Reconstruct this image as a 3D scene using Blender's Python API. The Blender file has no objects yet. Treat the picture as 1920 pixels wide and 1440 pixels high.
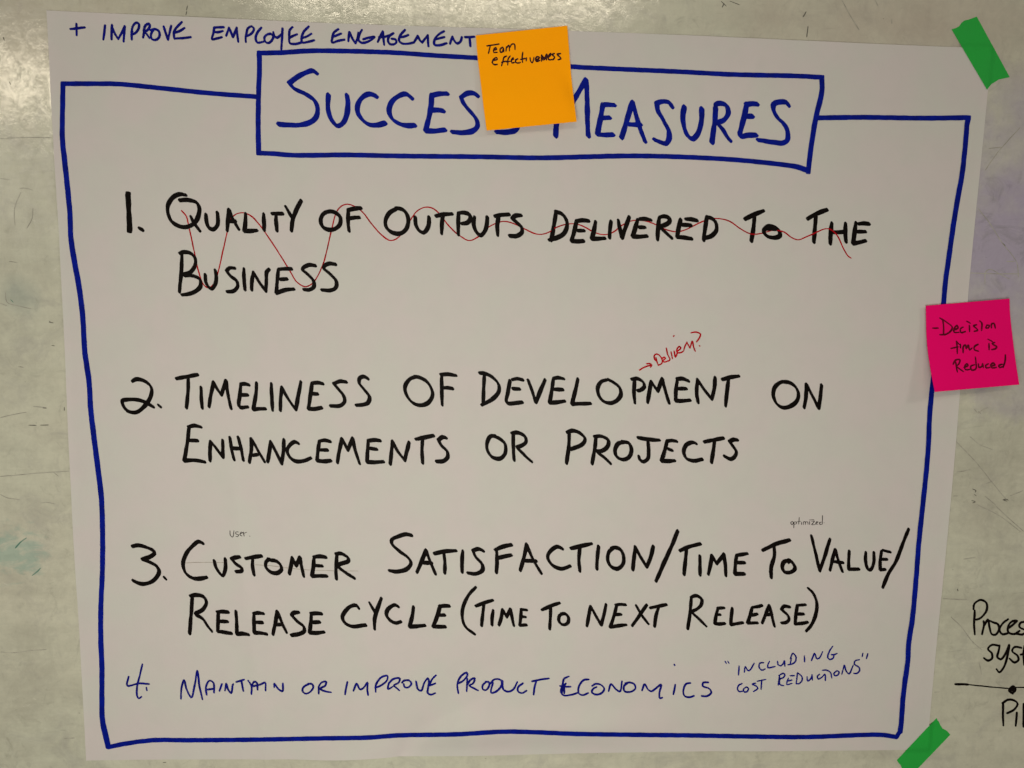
import bpy, math, random
from mathutils import Matrix, Vector, noise
random.seed(7)
S = bpy.context.scene
COL = S.collection

# ------------------------------------------------------------------ camera, world, lamps, exposure
CAM = Vector((-0.054279, -0.678724, 0.111617))
ROT = Matrix(((0.9981495168, -0.0122085496, -0.0595692323),
              (-0.0575386484, 0.1272380630, -0.9902018882),
              (0.0196684026, 0.9917970693, 0.1263001476)))
cd = bpy.data.cameras.new('camera')
cam = bpy.data.objects.new('camera', cd); COL.objects.link(cam)
cam.matrix_world = Matrix.Translation(CAM) @ ROT.to_4x4()
cd.sensor_width = 36.0
cd.lens = 36.0 * 1510.67 / 1920.0
cd.clip_start = 0.01; cd.clip_end = 50
S.camera = cam
S.render.resolution_x = 1024; S.render.resolution_y = 768
S.view_settings.view_transform = 'Standard'; S.view_settings.look = 'None'
S.view_settings.exposure = 0.0; S.view_settings.gamma = 1.0

w = bpy.data.worlds.new('World'); S.world = w; w.use_nodes = True
bg = w.node_tree.nodes['Background']
bg.inputs['Color'].default_value = (1.0, 0.93, 0.84, 1); bg.inputs['Strength'].default_value = 0.07

def lamp(name, loc, aim, sx, sy, watts, color):
    l = bpy.data.lights.new(name, 'AREA'); l.shape = 'RECTANGLE'
    l.size = sx; l.size_y = sy; l.energy = watts; l.color = color
    o = bpy.data.objects.new(name, l); COL.objects.link(o)
    o.location = loc
    o.rotation_euler = (Vector(aim) - Vector(loc)).to_track_quat('-Z', 'Y').to_euler()
    return o
WARM = (1.0, 0.915, 0.79)
lamp('ceiling_lamp', (2.5, -2.3, 1.75), (0.0, 0, -0.1), 0.5, 0.4, 15.2, (1.0, 0.88, 0.80))          # overhead, a little to the right
lamp('ceiling_lamp', (-1.5, -2.2, 0.6), (-0.1, 0, -0.2), 0.8, 0.8, 1.6, (1.0, 0.91, 0.81))
lamp('near_fill_light', (-0.12, -0.84, -0.10), (-0.08, 0, -0.05), 0.40, 0.40, 5.2, (1.0, 0.965, 0.87))  # added fill below the eye, brightens the middle of the sheet
# two ceiling luminaires whose mirror images lie on the glossy wall paint
def luminaire(x, y, z, sx, sy, watts, color):
    o = lamp('ceiling_luminaire', (x, y, z), (x, y, z - 1), sx, sy, watts, color); o.rotation_euler = (0, 0, 0)
luminaire(-3.5, -5.3, 1.4, 1.75, 1.0, 80, (1.0, 0.87, 0.64))
luminaire(-0.15, -3.02, 1.4, 1.55, 0.50, 38, (1.0, 0.88, 0.67))

# ------------------------------------------------------------------ from tracing units to the wall plane
F = 1510.67
def wall(u, v, h=0.0):
    """traced point (u, v) -> x, z on the plane h metres in front of the wall"""
    d = ROT @ Vector(((u - 960) / F, -(v - 720) / F, -1.0))
    t = (-h - CAM.y) / d.y
    return CAM.x + d.x * t, CAM.z + d.z * t

# ------------------------------------------------------------------ materials
def mat(name):
    m = bpy.data.materials.new(name); m.use_nodes = True
    nt = m.node_tree; b = nt.nodes['Principled BSDF']
    return m, nt, b
def N(nt, t, **kw):
    n = nt.nodes.new(t)
    for k, v in kw.items():
        if k in n.inputs.keys() if not hasattr(n, k) else False: n.inputs[k].default_value = v
        elif hasattr(n, k): setattr(n, k, v)
    return n
def L(nt, a, b): nt.links.new(a, b)
def ramp(nt, src, stops):
    r = nt.nodes.new('ShaderNodeValToRGB'); L(nt, src, r.inputs[0])
    e = r.color_ramp.elements
    while len(e) < len(stops): e.new(0.5)
    for i, (p, c) in enumerate(stops):
        e[i].position = p; e[i].color = (c, c, c, 1) if isinstance(c, (int, float)) else (*c, 1)
    return r.outputs[0]
def noise_tex(nt, vec, scale, detail=4, rough=0.55, dist=0.0):
    n = nt.nodes.new('ShaderNodeTexNoise'); n.inputs['Scale'].default_value = scale
    n.inputs['Detail'].default_value = detail; n.inputs['Roughness'].default_value = rough
    n.inputs['Distortion'].default_value = dist
    if vec is not None: L(nt, vec, n.inputs['Vector'])
    return n.outputs['Fac']
def mapping(nt, vec, rot=(0, 0, 0), sc=(1, 1, 1), loc=(0, 0, 0)):
    m = nt.nodes.new('ShaderNodeMapping'); L(nt, vec, m.inputs['Vector'])
    m.inputs['Rotation'].default_value = rot; m.inputs['Scale'].default_value = sc; m.inputs['Location'].default_value = loc
    return m.outputs[0]
def mix(nt, fac, a, b, mode='MIX'):
    m = nt.nodes.new('ShaderNodeMix'); m.data_type = 'RGBA'; m.blend_type = mode
    for s, x in ((0, fac), (6, a), (7, b)):
        if isinstance(x, (int, float)): m.inputs[s].default_value = x if s == 0 else (x, x, x, 1)
        elif isinstance(x, tuple): m.inputs[s].default_value = (*x, 1)
        else: L(nt, x, m.inputs[s])
    return m.outputs[2]
def math_(nt, op, a, b=0.0, c=None):
    m = nt.nodes.new('ShaderNodeMath'); m.operation = op
    for i, x in enumerate((a, b) if c is None else (a, b, c)):
        if isinstance(x, (int, float)): m.inputs[i].default_value = x
        else: L(nt, x, m.inputs[i])
    return m.outputs[0]
def blob(nt, vec, cx, cz, rx, rz, wob, soft=0.5, amp=1.4):
    """a stain: 1 inside, 0 outside, with a ragged edge"""
    n = nt.nodes.new('ShaderNodeVectorMath'); n.operation = 'SUBTRACT'; L(nt, vec, n.inputs[0]); n.inputs[1].default_value = (cx, 0, cz)
    s = nt.nodes.new('ShaderNodeVectorMath'); s.operation = 'MULTIPLY'; L(nt, n.outputs[0], s.inputs[0]); s.inputs[1].default_value = (1 / rx, 0, 1 / rz)
    l = nt.nodes.new('ShaderNodeVectorMath'); l.operation = 'LENGTH'; L(nt, s.outputs[0], l.inputs[0])
    d = math_(nt, 'ADD', l.outputs['Value'], math_(nt, 'MULTIPLY', math_(nt, 'SUBTRACT', wob, 0.5), amp))
    return ramp(nt, d, [(0.55 * (1 - soft), 1.0), (1.0, 0.0)])

def wall_material():
    m, nt, b = mat('scratched_enamel_wall')
    geo = nt.nodes.new('ShaderNodeNewGeometry'); pos = geo.outputs['Position']
    big = noise_tex(nt, pos, 4.5, 5, 0.6)
    mid = noise_tex(nt, mapping(nt, pos, sc=(1, 1, 1.7)), 16, 6, 0.68, 0.8)
    fine = noise_tex(nt, pos, 90, 5, 0.7)
    c = mix(nt, ramp(nt, big, [(0.30, 0.0), (0.70, 1.0)]), (0.630, 0.596, 0.470), (0.625, 0.625, 0.490))
    c = mix(nt, ramp(nt, mid, [(0.44, 0.0), (0.72, 0.55)]), c, (0.50, 0.48, 0.38))
    c = mix(nt, ramp(nt, mid, [(0.28, 0.30), (0.42, 0.0)]), c, (0.72, 0.69, 0.55))
    c = mix(nt, ramp(nt, fine, [(0.50, 0.0), (0.80, 0.30)]), c, (0.33, 0.32, 0.26))
    # clouds of grime, and the grain left by years of wiping up, down and across
    gr = noise_tex(nt, mapping(nt, pos, loc=(7, 0, 3)), 11, 8, 0.72, 0.5)
    c = mix(nt, ramp(nt, gr, [(0.48, 0.0), (0.66, 0.42)]), c, (0.385, 0.36, 0.285))
    sv = noise_tex(nt, mapping(nt, pos, sc=(1, 1, 0.12)), 75, 4, 0.7); sh = noise_tex(nt, mapping(nt, pos, sc=(0.10, 1, 1)), 80, 4, 0.7)
    c = mix(nt, ramp(nt, sv, [(0.50, 0.0), (0.72, 0.16)]), c, (0.41, 0.40, 0.31))
    c = mix(nt, ramp(nt, sh, [(0.50, 0.0), (0.74, 0.24)]), c, (0.41, 0.40, 0.31))
    c = mix(nt, ramp(nt, sh, [(0.26, 0.22), (0.46, 0.0)]), c, (0.73, 0.70, 0.56))
    sp = noise_tex(nt, mapping(nt, pos, loc=(2, 0, 9)), 50, 6, 0.75, 1.5)
    c = mix(nt, ramp(nt, sp, [(0.57, 0.0), (0.72, 0.38)]), c, (0.27, 0.26, 0.205))
    c = mix(nt, ramp(nt, sp, [(0.27, 0.5), (0.36, 0.0)]), c, (0.76, 0.73, 0.60))
    # long hair scratches in several directions
    tot = None
    for k, (ang, sc, st, th) in enumerate(((0.12, 26, 0.035, 0.735), (-0.9, 30, 0.05, 0.745), (1.35, 30, 0.04, 0.74), (0.75, 34, 0.05, 0.75), (2.55, 22, 0.05, 0.745))):
        v = mapping(nt, pos, rot=(0, ang, 0), loc=(3.1 * k, 0, 1.7 * k))
        v = mapping(nt, v, sc=(st * 9, 1, 9))
        f = ramp(nt, noise_tex(nt, v, sc, 3, 0.75, 0.35), [(th - 0.06, 0.0), (th, 1.0)])
        gate = ramp(nt, noise_tex(nt, mapping(nt, pos, loc=(k * 5.0, 0, k * 2.0)), 9, 2), [(0.42, 0.0), (0.62, 1.0)])
        f = math_(nt, 'MULTIPLY', f, gate)
        tot = f if tot is None else math_(nt, 'MAXIMUM', tot, f)
    c = mix(nt, math_(nt, 'MULTIPLY', tot, 0.35), c, (0.19, 0.19, 0.16))
    light_s = ramp(nt, noise_tex(nt, mapping(nt, mapping(nt, pos, rot=(0, 0.55, 0)), sc=(0.6, 1, 9)), 26, 3, 0.7, 0.4), [(0.68, 0.0), (0.76, 1.0)])
    c = mix(nt, math_(nt, 'MULTIPLY', light_s, 0.35), c, (0.66, 0.65, 0.54))
    # grey smudges of wiped-off marker, a violet one on the right and a teal one on the left
    wob = noise_tex(nt, pos, 24, 5, 0.65)
    x, z = wall(1885, 450); v1 = blob(nt, pos, x, z, 0.115, 0.16, wob, 0.75)
    c = mix(nt, math_(nt, 'MULTIPLY', v1, 0.95), c, (0.430, 0.375, 0.475))
    sm = noise_tex(nt, mapping(nt, pos, loc=(4, 0, 6)), 26, 7, 0.72, 1.2)
    c = mix(nt, math_(nt, 'MULTIPLY', ramp(nt, sm, [(0.52, 0.0), (0.68, 0.65)]), ramp(nt, v1, [(0.0, 0.35), (1.0, 1.0)])), c, (0.27, 0.25, 0.26))
    x, z = wall(1890, 690); v1 = blob(nt, pos, x, z, 0.06, 0.05, wob, 0.9)
    c = mix(nt, math_(nt, 'MULTIPLY', v1, 0.5), c, (0.44, 0.40, 0.40))
    x, z = wall(22, 1035); v2 = blob(nt, pos, x, z, 0.030, 0.022, noise_tex(nt, mapping(nt, pos, rot=(0, 0.6, 0), sc=(1, 1, 2.2)), 38, 6, 0.7, 0.8), 0.45, 4.0)
    c = mix(nt, math_(nt, 'MULTIPLY', v2, 0.5), c, (0.25, 0.42, 0.35))
    x, z = wall(30, 555); v3 = blob(nt, pos, x, z, 0.02, 0.02, wob, 0.6)
    c = mix(nt, math_(nt, 'MULTIPLY', v3, 0.35), c, (0.26, 0.33, 0.30))
    x, z = wall(60, 60); v4 = blob(nt, pos, x, z, 0.22, 0.09, wob, 0.9)
    c = mix(nt, math_(nt, 'MULTIPLY', v4, 0.45), c, (0.50, 0.42, 0.32))
    x, z = wall(1700, 50); v4 = blob(nt, pos, x, z, 0.20, 0.05, wob, 0.9)
    c = mix(nt, math_(nt, 'MULTIPLY', v4, 0.6), c, (0.50, 0.42, 0.345))
    c = mix(nt, 1.0, c, (0.835, 0.855, 0.875), 'MULTIPLY')      # scales the whole wall colour down evenly, slightly cooler
    L(nt, c, b.inputs['Base Color'])
    rr = math_(nt, 'ADD', 0.02, math_(nt, 'MULTIPLY', noise_tex(nt, pos, 60, 5, 0.7, 1.0), 0.17))
    L(nt, math_(nt, 'ADD', rr, math_(nt, 'MULTIPLY', tot, 0.2)), b.inputs['Roughness'])
    hgt = math_(nt, 'ADD', math_(nt, 'MULTIPLY', mid, 0.9), math_(nt, 'ADD', math_(nt, 'MULTIPLY', fine, 0.10), math_(nt, 'MULTIPLY', tot, -0.10)))
    hgt = math_(nt, 'ADD', hgt, math_(nt, 'MULTIPLY', light_s, -0.12))
    crk = noise_tex(nt, pos, 95, 6, 0.7, 2.2)
    hgt = math_(nt, 'ADD', hgt, math_(nt, 'MULTIPLY', crk, 1.0))
    L(nt, ramp(nt, noise_tex(nt, pos, 70, 6, 0.72, 2.0), [(0.36, 0.22), (0.60, 0.95)]), b.inputs['Specular IOR Level'])
    bp = nt.nodes.new('ShaderNodeBump'); bp.inputs['Strength'].default_value = 0.75; bp.inputs['Distance'].default_value = 0.00008
    L(nt, hgt, bp.inputs['Height']); L(nt, bp.outputs[0], b.inputs['Normal'])
    return m

def paper_material(name, col, tint=0.03, rough=0.75, sub=0.0, fibre=0.00006):
    m, nt, b = mat(name)
    geo = nt.nodes.new('ShaderNodeNewGeometry'); pos = geo.outputs['Position']
    n1 = noise_tex(nt, pos, 22, 3, 0.5); n2 = noise_tex(nt, pos, 55, 4, 0.6)
    a = tuple(x * f for x, f in zip(col, (1 + tint * .55, 1 - tint * .35, 1 + tint * .1)))
    c2 = tuple(x * f for x, f in zip(col, (1 - tint * .5, 1 + tint * .35, 1 - tint * .4)))
    c = mix(nt, ramp(nt, n1, [(0.38, 0.0), (0.62, 1.0)]), a, c2)
    c = mix(nt, ramp(nt, n2, [(0.45, 0.0), (0.75, 0.5)]), c, tuple(x * 0.955 for x in col))
    L(nt, c, b.inputs['Base Color'])
    b.inputs['Roughness'].default_value = rough
    b.inputs['Specular IOR Level'].default_value = 0.12
    f = math_(nt, 'ADD', noise_tex(nt, pos, 900, 3), math_(nt, 'MULTIPLY', noise_tex(nt, pos, 45, 3), 4.0))
    bp = nt.nodes.new('ShaderNodeBump'); bp.inputs['Strength'].default_value = 1.0; bp.inputs['Distance'].default_value = fibre
    L(nt, f, bp.inputs['Height']); L(nt, bp.outputs[0], b.inputs['Normal'])
    return m

def ink_material(name, col, dark, rough=0.6, spec=0.05):
    m, nt, b = mat(name)
    geo = nt.nodes.new('ShaderNodeNewGeometry'); pos = geo.outputs['Position']
    n = noise_tex(nt, pos, 130, 4, 0.6)
    c = mix(nt, ramp(nt, n, [(0.35, 0.0), (0.68, 1.0)]), dark, col)
    L(nt, c, b.inputs['Base Color']); b.inputs['Roughness'].default_value = rough
    b.inputs['Specular IOR Level'].default_value = spec
    return m

M_WALL = wall_material()
M_PAPER = paper_material('flip_chart_paper', (0.530, 0.508, 0.487), 0.038)
M_ORANGE = paper_material('orange_note_paper', (1.0, 0.37, 0.0), 0.02, 0.9)
M_PINK = paper_material('magenta_note_paper', (0.78, 0.0, 0.14), 0.02, 0.9)
M_TAPE = paper_material('green_crepe_tape', (0.020, 0.350, 0.050), 0.10, 0.65, fibre=0.0001)
M_BLUE = ink_material('blue_marker_ink', (0.001, 0.009, 0.255), (0.001, 0.006, 0.170))
M_NAVY = ink_material('navy_marker_ink', (0.004, 0.007, 0.210), (0.003, 0.004, 0.120))
M_BLACK = ink_material('black_marker_ink', (0.0055, 0.0035, 0.003), (0.0025, 0.0015, 0.001))
M_RED = ink_material('red_marker_ink', (0.46, 0.002, 0.008), (0.28, 0.001, 0.005))
M_PEN = ink_material('ballpoint_ink', (0.015, 0.010, 0.012), (0.04, 0.03, 0.03))
M_PENCIL = ink_material('pencil_graphite', (0.20, 0.17, 0.14), (0.42, 0.37, 0.32))
M_NOTEINK = ink_material('black_pen_on_orange', (0.018, 0.004, 0.010), (0.045, 0.010, 0.010))
M_PINKINK = ink_material('black_pen_on_magenta', (0.052, 0.002, 0.008), (0.13, 0.003, 0.016))
M_SCUFF = ink_material('dark_scuff', (0.06, 0.058, 0.05), (0.16, 0.155, 0.13), 0.6)
M_SCUFF2 = ink_material('faint_scuff', (0.23, 0.22, 0.19), (0.40, 0.39, 0.33), 0.6)
M_TEAL = ink_material('teal_smear', (0.08, 0.18, 0.14), (0.19, 0.27, 0.22), 0.6)

# ------------------------------------------------------------------ objects
def mesh(name, verts, faces, m, parent=None, smooth=False):
    me = bpy.data.meshes.new(name); me.from_pydata(verts, [], faces); me.update()
    if smooth: me.polygons.foreach_set('use_smooth', [True] * len(me.polygons))
    me.materials.append(m)
    o = bpy.data.objects.new(name, me); COL.objects.link(o)
    if parent: o.parent = parent
    return o
def leaf(name, V, nx, nz, thick, m, parent=None):
    """a thin sheet from a grid of (nx+1) x (nz+1) points seen from the room: smooth front and back, crisp cut edges"""
    W1 = nx + 1; n = len(V)
    verts = list(V) + [(x, y + thick, z) for x, y, z in V]
    a, b, c = (Vector(V[0]), Vector(V[1]), Vector(V[W1]))
    flip = (b - a).cross(c - a).y > 0
    faces = []
    for j in range(nz):
        for i in range(nx):
            q = j * W1 + i; f = (q, q + 1, q + W1 + 1, q + W1)
            if flip: f = f[::-1]
            faces.append(f); faces.append(tuple(k + n for k in f[::-1]))
    ns = len(faces)
    ring = list(range(0, nx)) + [nx + W1 * j for j in range(nz)] + [nz * W1 + i for i in range(nx, 0, -1)] + [W1 * j for j in range(nz, 0, -1)]
    for p, q in zip(ring, ring[1:] + ring[:1]):
        k = len(verts); verts += [verts[p], verts[q], verts[q + n], verts[p + n]]
        f = (k + 3, k + 2, k + 1, k); faces.append(f[::-1] if flip else f)
    o = mesh(name, verts, faces, m, parent)
    o.data.polygons.foreach_set('use_smooth', [True] * ns + [False] * (len(faces) - ns))
    return o
def empty(name, label, cat, group=None, loc=(0, 0, 0)):
    o = bpy.data.objects.new(name, None); COL.objects.link(o); o.location = loc
    o.empty_display_size = 0.02
    o['label'] = label; o['category'] = cat
    if group: o['group'] = group
    return o

# the wall: one painted sheet, a plate with thickness
def build_wall():
    x0, x1, z0, z1, t = -1.3, 1.3, -1.0, 1.0, 0.02
    v = [(x0, 0, z0), (x1, 0, z0), (x1, 0, z1), (x0, 0, z1), (x0, t, z0), (x1, t, z0), (x1, t, z1), (x0, t, z1)]
    f = [(0, 1, 2, 3), (5, 4, 7, 6), (4, 0, 3, 7), (1, 5, 6, 2), (3, 2, 6, 7), (4, 5, 1, 0)]
    o = mesh('wall', v, f, M_WALL)
    o['kind'] = 'structure'
    return o
WALL = build_wall()

# ---- the relief of the flip chart sheet (metres in front of the wall)
SX, SZ = 0.381, 0.3127
def g(x, c, s): return math.exp(-((x - c) / s) ** 2)
def crease(x, z, x0, z0, x1, z1, wid, amp):
    dx, dz = x1 - x0, z1 - z0; l = math.hypot(dx, dz)
    t = ((x - x0) * dx + (z - z0) * dz) / l / l
    d = ((x - x0) * dz - (z - z0) * dx) / l
    e = 1.0 if 0 <= t <= 1 else math.exp(-((t if t < 0 else t - 1) * 3) ** 2)
    return amp * e * math.exp(-abs(d) / wid)
def relief(x, z):
    h = 0.0009
    h += 0.0007 * math.sin(x * 15 + 0.6 + 3 * z) * math.cos(z * 11 - 0.5)
    h += 0.00035 * math.sin(x * 41 - z * 23) * math.sin(z * 31 + x * 9 + 1)
    eb = max(0.0, (-z - 0.20) / 0.1127)                   # towards the lower edge, which hangs free
    h += eb ** 2 * (0.0046 * g(x, -0.155, 0.05) + 0.0006 * g(x, 0.22, 0.05) - 0.0004 + 0.0008 * g(x, -0.25, 0.04))
    tx = min(1, max(0, (x + 0.105 + (z + 0.30) * -0.9) / 0.02)) * min(1, max(0, (0.16 - x) / 0.12))
    h += 0.0044 * tx * tx * (3 - 2 * tx) * g(z, -0.287, 0.0145)
    er = max(0.0, (x - 0.31) / 0.071)
    h += er ** 2 * 0.0042 * g(z, -0.12, 0.11)
    h += er ** 2 * 0.0012 * g(z, 0.14, 0.08)
    el = max(0.0, (-x - 0.335) / 0.046)
    h += 0.00045 * math.exp(-(x + SX) / 0.0022) + 0.0003 * math.exp(-(SX - x) / 0.002) - el * 0.0003 * (0.5 + 0.5 * math.sin(z * 22))
    et = max(0.0, (z - 0.285) / 0.028)
    h += et ** 2 * 0.0007 * (0.5 + 0.5 * math.sin(x * 19 + 2))
    h += crease(x, z, 0.182, 0.290, 0.168, 0.262, 0.0035, 0.0009)
    h += crease(x, z, 0.198, 0.286, 0.180, 0.262, 0.0025, 0.0006)
    h += crease(x, z, -0.095, -0.300, -0.035, -0.245, 0.010, -0.0034)
    h += crease(x, z, -0.245, -0.10, -0.225, -0.31, 0.010, 0.0011)
    h += crease(x, z, -0.335, -0.055, -0.300, -0.030, 0.004, 0.0005)
    h += crease(x, z, -0.09, -0.12, -0.05, -0.15, 0.006, 0.0004)
    h += 0.00035 * noise.noise(Vector((x * 22, z * 22, 3.0)))
    return max(h, 0.00035)

def sheet_ground(u, v, extra=0.0):
    h = 0.001
    for _ in range(3):
        x, z = wall(u, v, h); h = relief(x, z)
    x, z = wall(u, v, h + extra)
    return (x, -(h + extra), z)
def wall_ground(u, v, extra=0.0):
    x, z = wall(u, v, extra); return (x, -extra, z)

# ------------------------------------------------------------------ pens
#        long half, short half, nib angle (deg, down-right), taper at the ends
PENS = {'chisel_blue': (5.1, 3.15, 45, 0.0, M_BLUE), 'border': (4.7, 4.5, 4, 0.0, M_BLUE), 'border_thin': (4.0, 3.9, 45, 0.0, M_BLUE),
        'fat': (4.7, 4.0, 10, 0.0, M_BLACK), 'black': (4.25, 2.6, 52, 0.15, M_BLACK), 'black1': (4.6, 2.95, 52, 0.15, M_BLACK),
        'black_s': (3.6, 2.45, 48, 0.15, M_BLACK),
        'navy': (2.5, 2.0, 45, 0.1, M_NAVY), 'navy_s': (2.0, 1.65, 45, 0.15, M_NAVY), 'navy_xs': (1.5, 1.3, 45, 0.2, M_NAVY),
        'red': (1.25, 1.1, 0, 0.3, M_RED), 'red_b': (1.5, 1.2, 45, 0.15, M_RED), 'ball': (0.75, 0.6, 0, 0.3, M_PEN),
        'pencil': (0.6, 0.5, 0, 0.4, M_PENCIL), 'note': (1.6, 1.1, 60, 0.25, M_NOTEINK), 'pinkpen': (1.7, 1.25, 50, 0.2, M_PINKINK),
        'wallpen': (2.15, 1.9, 45, 0.1, M_BLACK), 'wallthin': (1.25, 1.1, 45, 0.1, M_BLACK),
        'scuff': (1.0, 0.7, 30, 0.6, M_SCUFF), 'scuff_f': (0.8, 0.6, 30, 0.7, M_SCUFF2), 'teal': (1.3, 0.8, 30, 0.6, M_TEAL)}
CROPS = {'A': (120, 30, 4.8), 'B': (500, 30, 4.8), 'C': (500, 80, 4), 'D': (900, 80, 4), 'E': (1120, 120, 4), 'F': (200, 340, 4),
         'G': (580, 340, 4), 'H': (1000, 360, 4), 'I': (1300, 360, 4), 'J': (210, 680, 4), 'K': (560, 680, 4), 'L': (880, 680, 4),
         'M': (1180, 610, 4.8), 'N': (1040, 780, 4), 'O': (230, 960, 4), 'P': (640, 960, 4), 'Q': (960, 960, 4), 'R': (1270, 960, 4),
         'S': (210, 1220, 4), 'T': (640, 1220, 4), 'U': (1030, 1200, 4), 'V': (1340, 1200, 6), 'W': (1640, 1100, 4.2357),
         'X': (1720, 540, 6.545), 'Y': (880, 30, 6.26), 'l': (0, 160, 3), 'm': (0, 600, 3), 'r': (1680, 160, 3), 's': (1680, 700, 3),
         'z': (0, 1200, 4), 'a': (0, 0, 3.84), 'c': (1350, 0, 3.3684), 'd': (850, 0, 3.84), 'b': (600, 1300, 2.743), 'p': (0, 0, 1)}

def parse(text, crop):
    out = []
    for s in text.split(';'):
        s = s.strip()
        if not s: continue
        if len(s) > 1 and s[1] == ':': crop = s[0]; s = s[2:]
        ox, oy, sc = CROPS[crop]
        runs = []; cur = []
        for seg in s.split('/'):
            pts = []
            for p in seg.split():
                a, b = p.split(','); pts.append((ox + float(a) / sc, oy + float(b) / sc))
            if cur: pts = [cur[-1]] + pts
            runs.append(pts); cur = pts
        out.append(runs)
    return out
def spline(pts, step):
    if len(pts) == 1: return [pts[0], (pts[0][0] + .3, pts[0][1] + .3)]
    P = [pts[0]] + pts + [pts[-1]]
    if len(pts) > 2:
        P[0] = (2 * pts[0][0] - pts[1][0] * 1.0, 2 * pts[0][1] - pts[1][1]); P[-1] = (2 * pts[-1][0] - pts[-2][0], 2 * pts[-1][1] - pts[-2][1])
    out = []
    for i in range(1, len(P) - 2):
        p0, p1, p2, p3 = P[i - 1:i + 3]
        # centripetal Catmull-Rom
        def dd(a, b): return max(1e-3, math.hypot(a[0] - b[0], a[1] - b[1]) ** 0.5)
        t0 = 0; t1 = dd(p0, p1); t2 = t1 + dd(p1, p2); t3 = t2 + dd(p2, p3)
        n = max(1, int(math.hypot(p2[0] - p1[0], p2[1] - p1[1]) / step + 0.5))
        for k in range(n):
            t = t1 + (t2 - t1) * k / n
            r = []
            for c in (0, 1):
                a1 = (t1 - t) / (t1 - t0) * p0[c] + (t - t0) / (t1 - t0) * p1[c]
                a2 = (t2 - t) / (t2 - t1) * p1[c] + (t - t1) / (t2 - t1) * p2[c]
                a3 = (t3 - t) / (t3 - t2) * p2[c] + (t - t2) / (t3 - t2) * p3[c]
                b1 = (t2 - t) / (t2 - t0) * a1 + (t - t0) / (t2 - t0) * a2
                b2 = (t3 - t) / (t3 - t1) * a2 + (t - t1) / (t3 - t1) * a3
                r.append((t2 - t) / (t2 - t1) * b1 + (t - t1) / (t2 - t1) * b2)
            out.append((r[0], r[1]))
    out.append(pts[-1])
    return out
def hull(pts):
    pts = sorted(set(pts))
    def half(seq):
        h = []
        for p in seq:
            while len(h) > 1 and (h[-1][0] - h[-2][0]) * (p[1] - h[-2][1]) - (h[-1][1] - h[-2][1]) * (p[0] - h[-2][0]) <= 0: h.pop()
            h.append(p)
        return h[:-1]
    return half(pts) + half(pts[::-1])

def ink(name, text, crop, pen, ground, parent, label=None, base=0.00007, inc=4e-7, kind=None):
    a, b, ang, taper, m = PENS[pen]
    ca, sa = math.cos(math.radians(ang)), math.sin(math.radians(ang))
    nn = 16 if a > 2 else 10
    sq = 9.0 if pen in ('border', 'fat') else (4.5 if pen == 'chisel_blue' else 3.0)
    verts = []; faces = []; h = base
    step = 3.0 if a > 2 else (2.2 if a > 0.8 else 2.5)
    for runs in parse(text, crop):
        path = []
        for r in runs:
            s = spline(r, step)
            path += s if not path else s[1:]
        ln = [0.0]
        for p, q in zip(path, path[1:]): ln.append(ln[-1] + math.hypot(q[0] - p[0], q[1] - p[1]))
        tot = ln[-1]; ph = random.random() * 50
        nibs = []
        for p, s in zip(path, ln):
            wb = 0.25 if pen.startswith('border') else 1.0
            k = 1 + wb * (0.075 * math.sin(s / 9.0 + ph) + 0.045 * math.sin(s / 3.7 + ph * 2))
            if taper:
                e = min(s, tot - s) / (a * 2.2)
                if e < 1: k *= 1 - taper * (1 - e)
            jx = 0.10 * math.sin(s / 5.1 + ph * 3); jy = 0.10 * math.sin(s / 4.3 + ph)
            q = []
            for i in range(nn):
                t = 2 * math.pi * (i + .5) / nn
                # slightly squared nib
                cx, cy = math.cos(t), math.sin(t)
                f = 1.0 / (abs(cx) ** sq + abs(cy) ** sq) ** (1 / sq)
                x, y = a * k * cx * f, b * k * cy * f
                q.append((p[0] + jx + x * ca - y * sa, p[1] + jy + x * sa + y * ca))
            nibs.append(q)
        for q0, q1 in zip(nibs, nibs[1:]):
            hp = hull(q0 + q1)
            i0 = len(verts)
            for (u, v) in hp: verts.append(ground(u, v, h))
            faces.append(tuple(range(i0, i0 + len(hp))))
            h += inc
    # one normal direction: towards the room
    o = mesh(name, verts, faces, m, parent)
    if label: o['label'] = label
    if kind: o['kind'] = kind
    return o

# ------------------------------------------------------------------ flip chart sheet
SHEET = empty('flip_chart_sheet', 'large white flip chart sheet of handwritten success measures taped to the scratched wall', 'flip chart sheet')
def build_sheet():
    nx, nz = 254, 208
    rnd = [random.uniform(-1, 1) for _ in range(64)]
    verts = []; faces = []
    for j in range(nz + 1):
        for i in range(nx + 1):
            x = -SX + 2 * SX * i / nx; z = -SZ + 2 * SZ * j / nz
            h = relief(x, z)
            # outline is not ruler straight; where the edge curls up it also draws back
            if x > 0.31: x -= (h - 0.0011) * 0.62 * (x - 0.31) / 0.071
            if i in (0, nx): x += 0.0006 * math.sin(z * 17 + i)
            if j in (0, nz): z += 0.0007 * math.sin(x * 13 + j) + (0.0014 * g(x, -0.12, 0.06) if j == 0 else 0)
            verts.append((x, -h, z))
    return leaf('paper', verts, nx, nz, 0.00013, M_PAPER, SHEET)
build_sheet()

def on_sheet(name, text, crop, pen, label=None, **kw):
    return ink(name, text, crop, pen, sheet_ground, SHEET, label, **kw)

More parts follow.
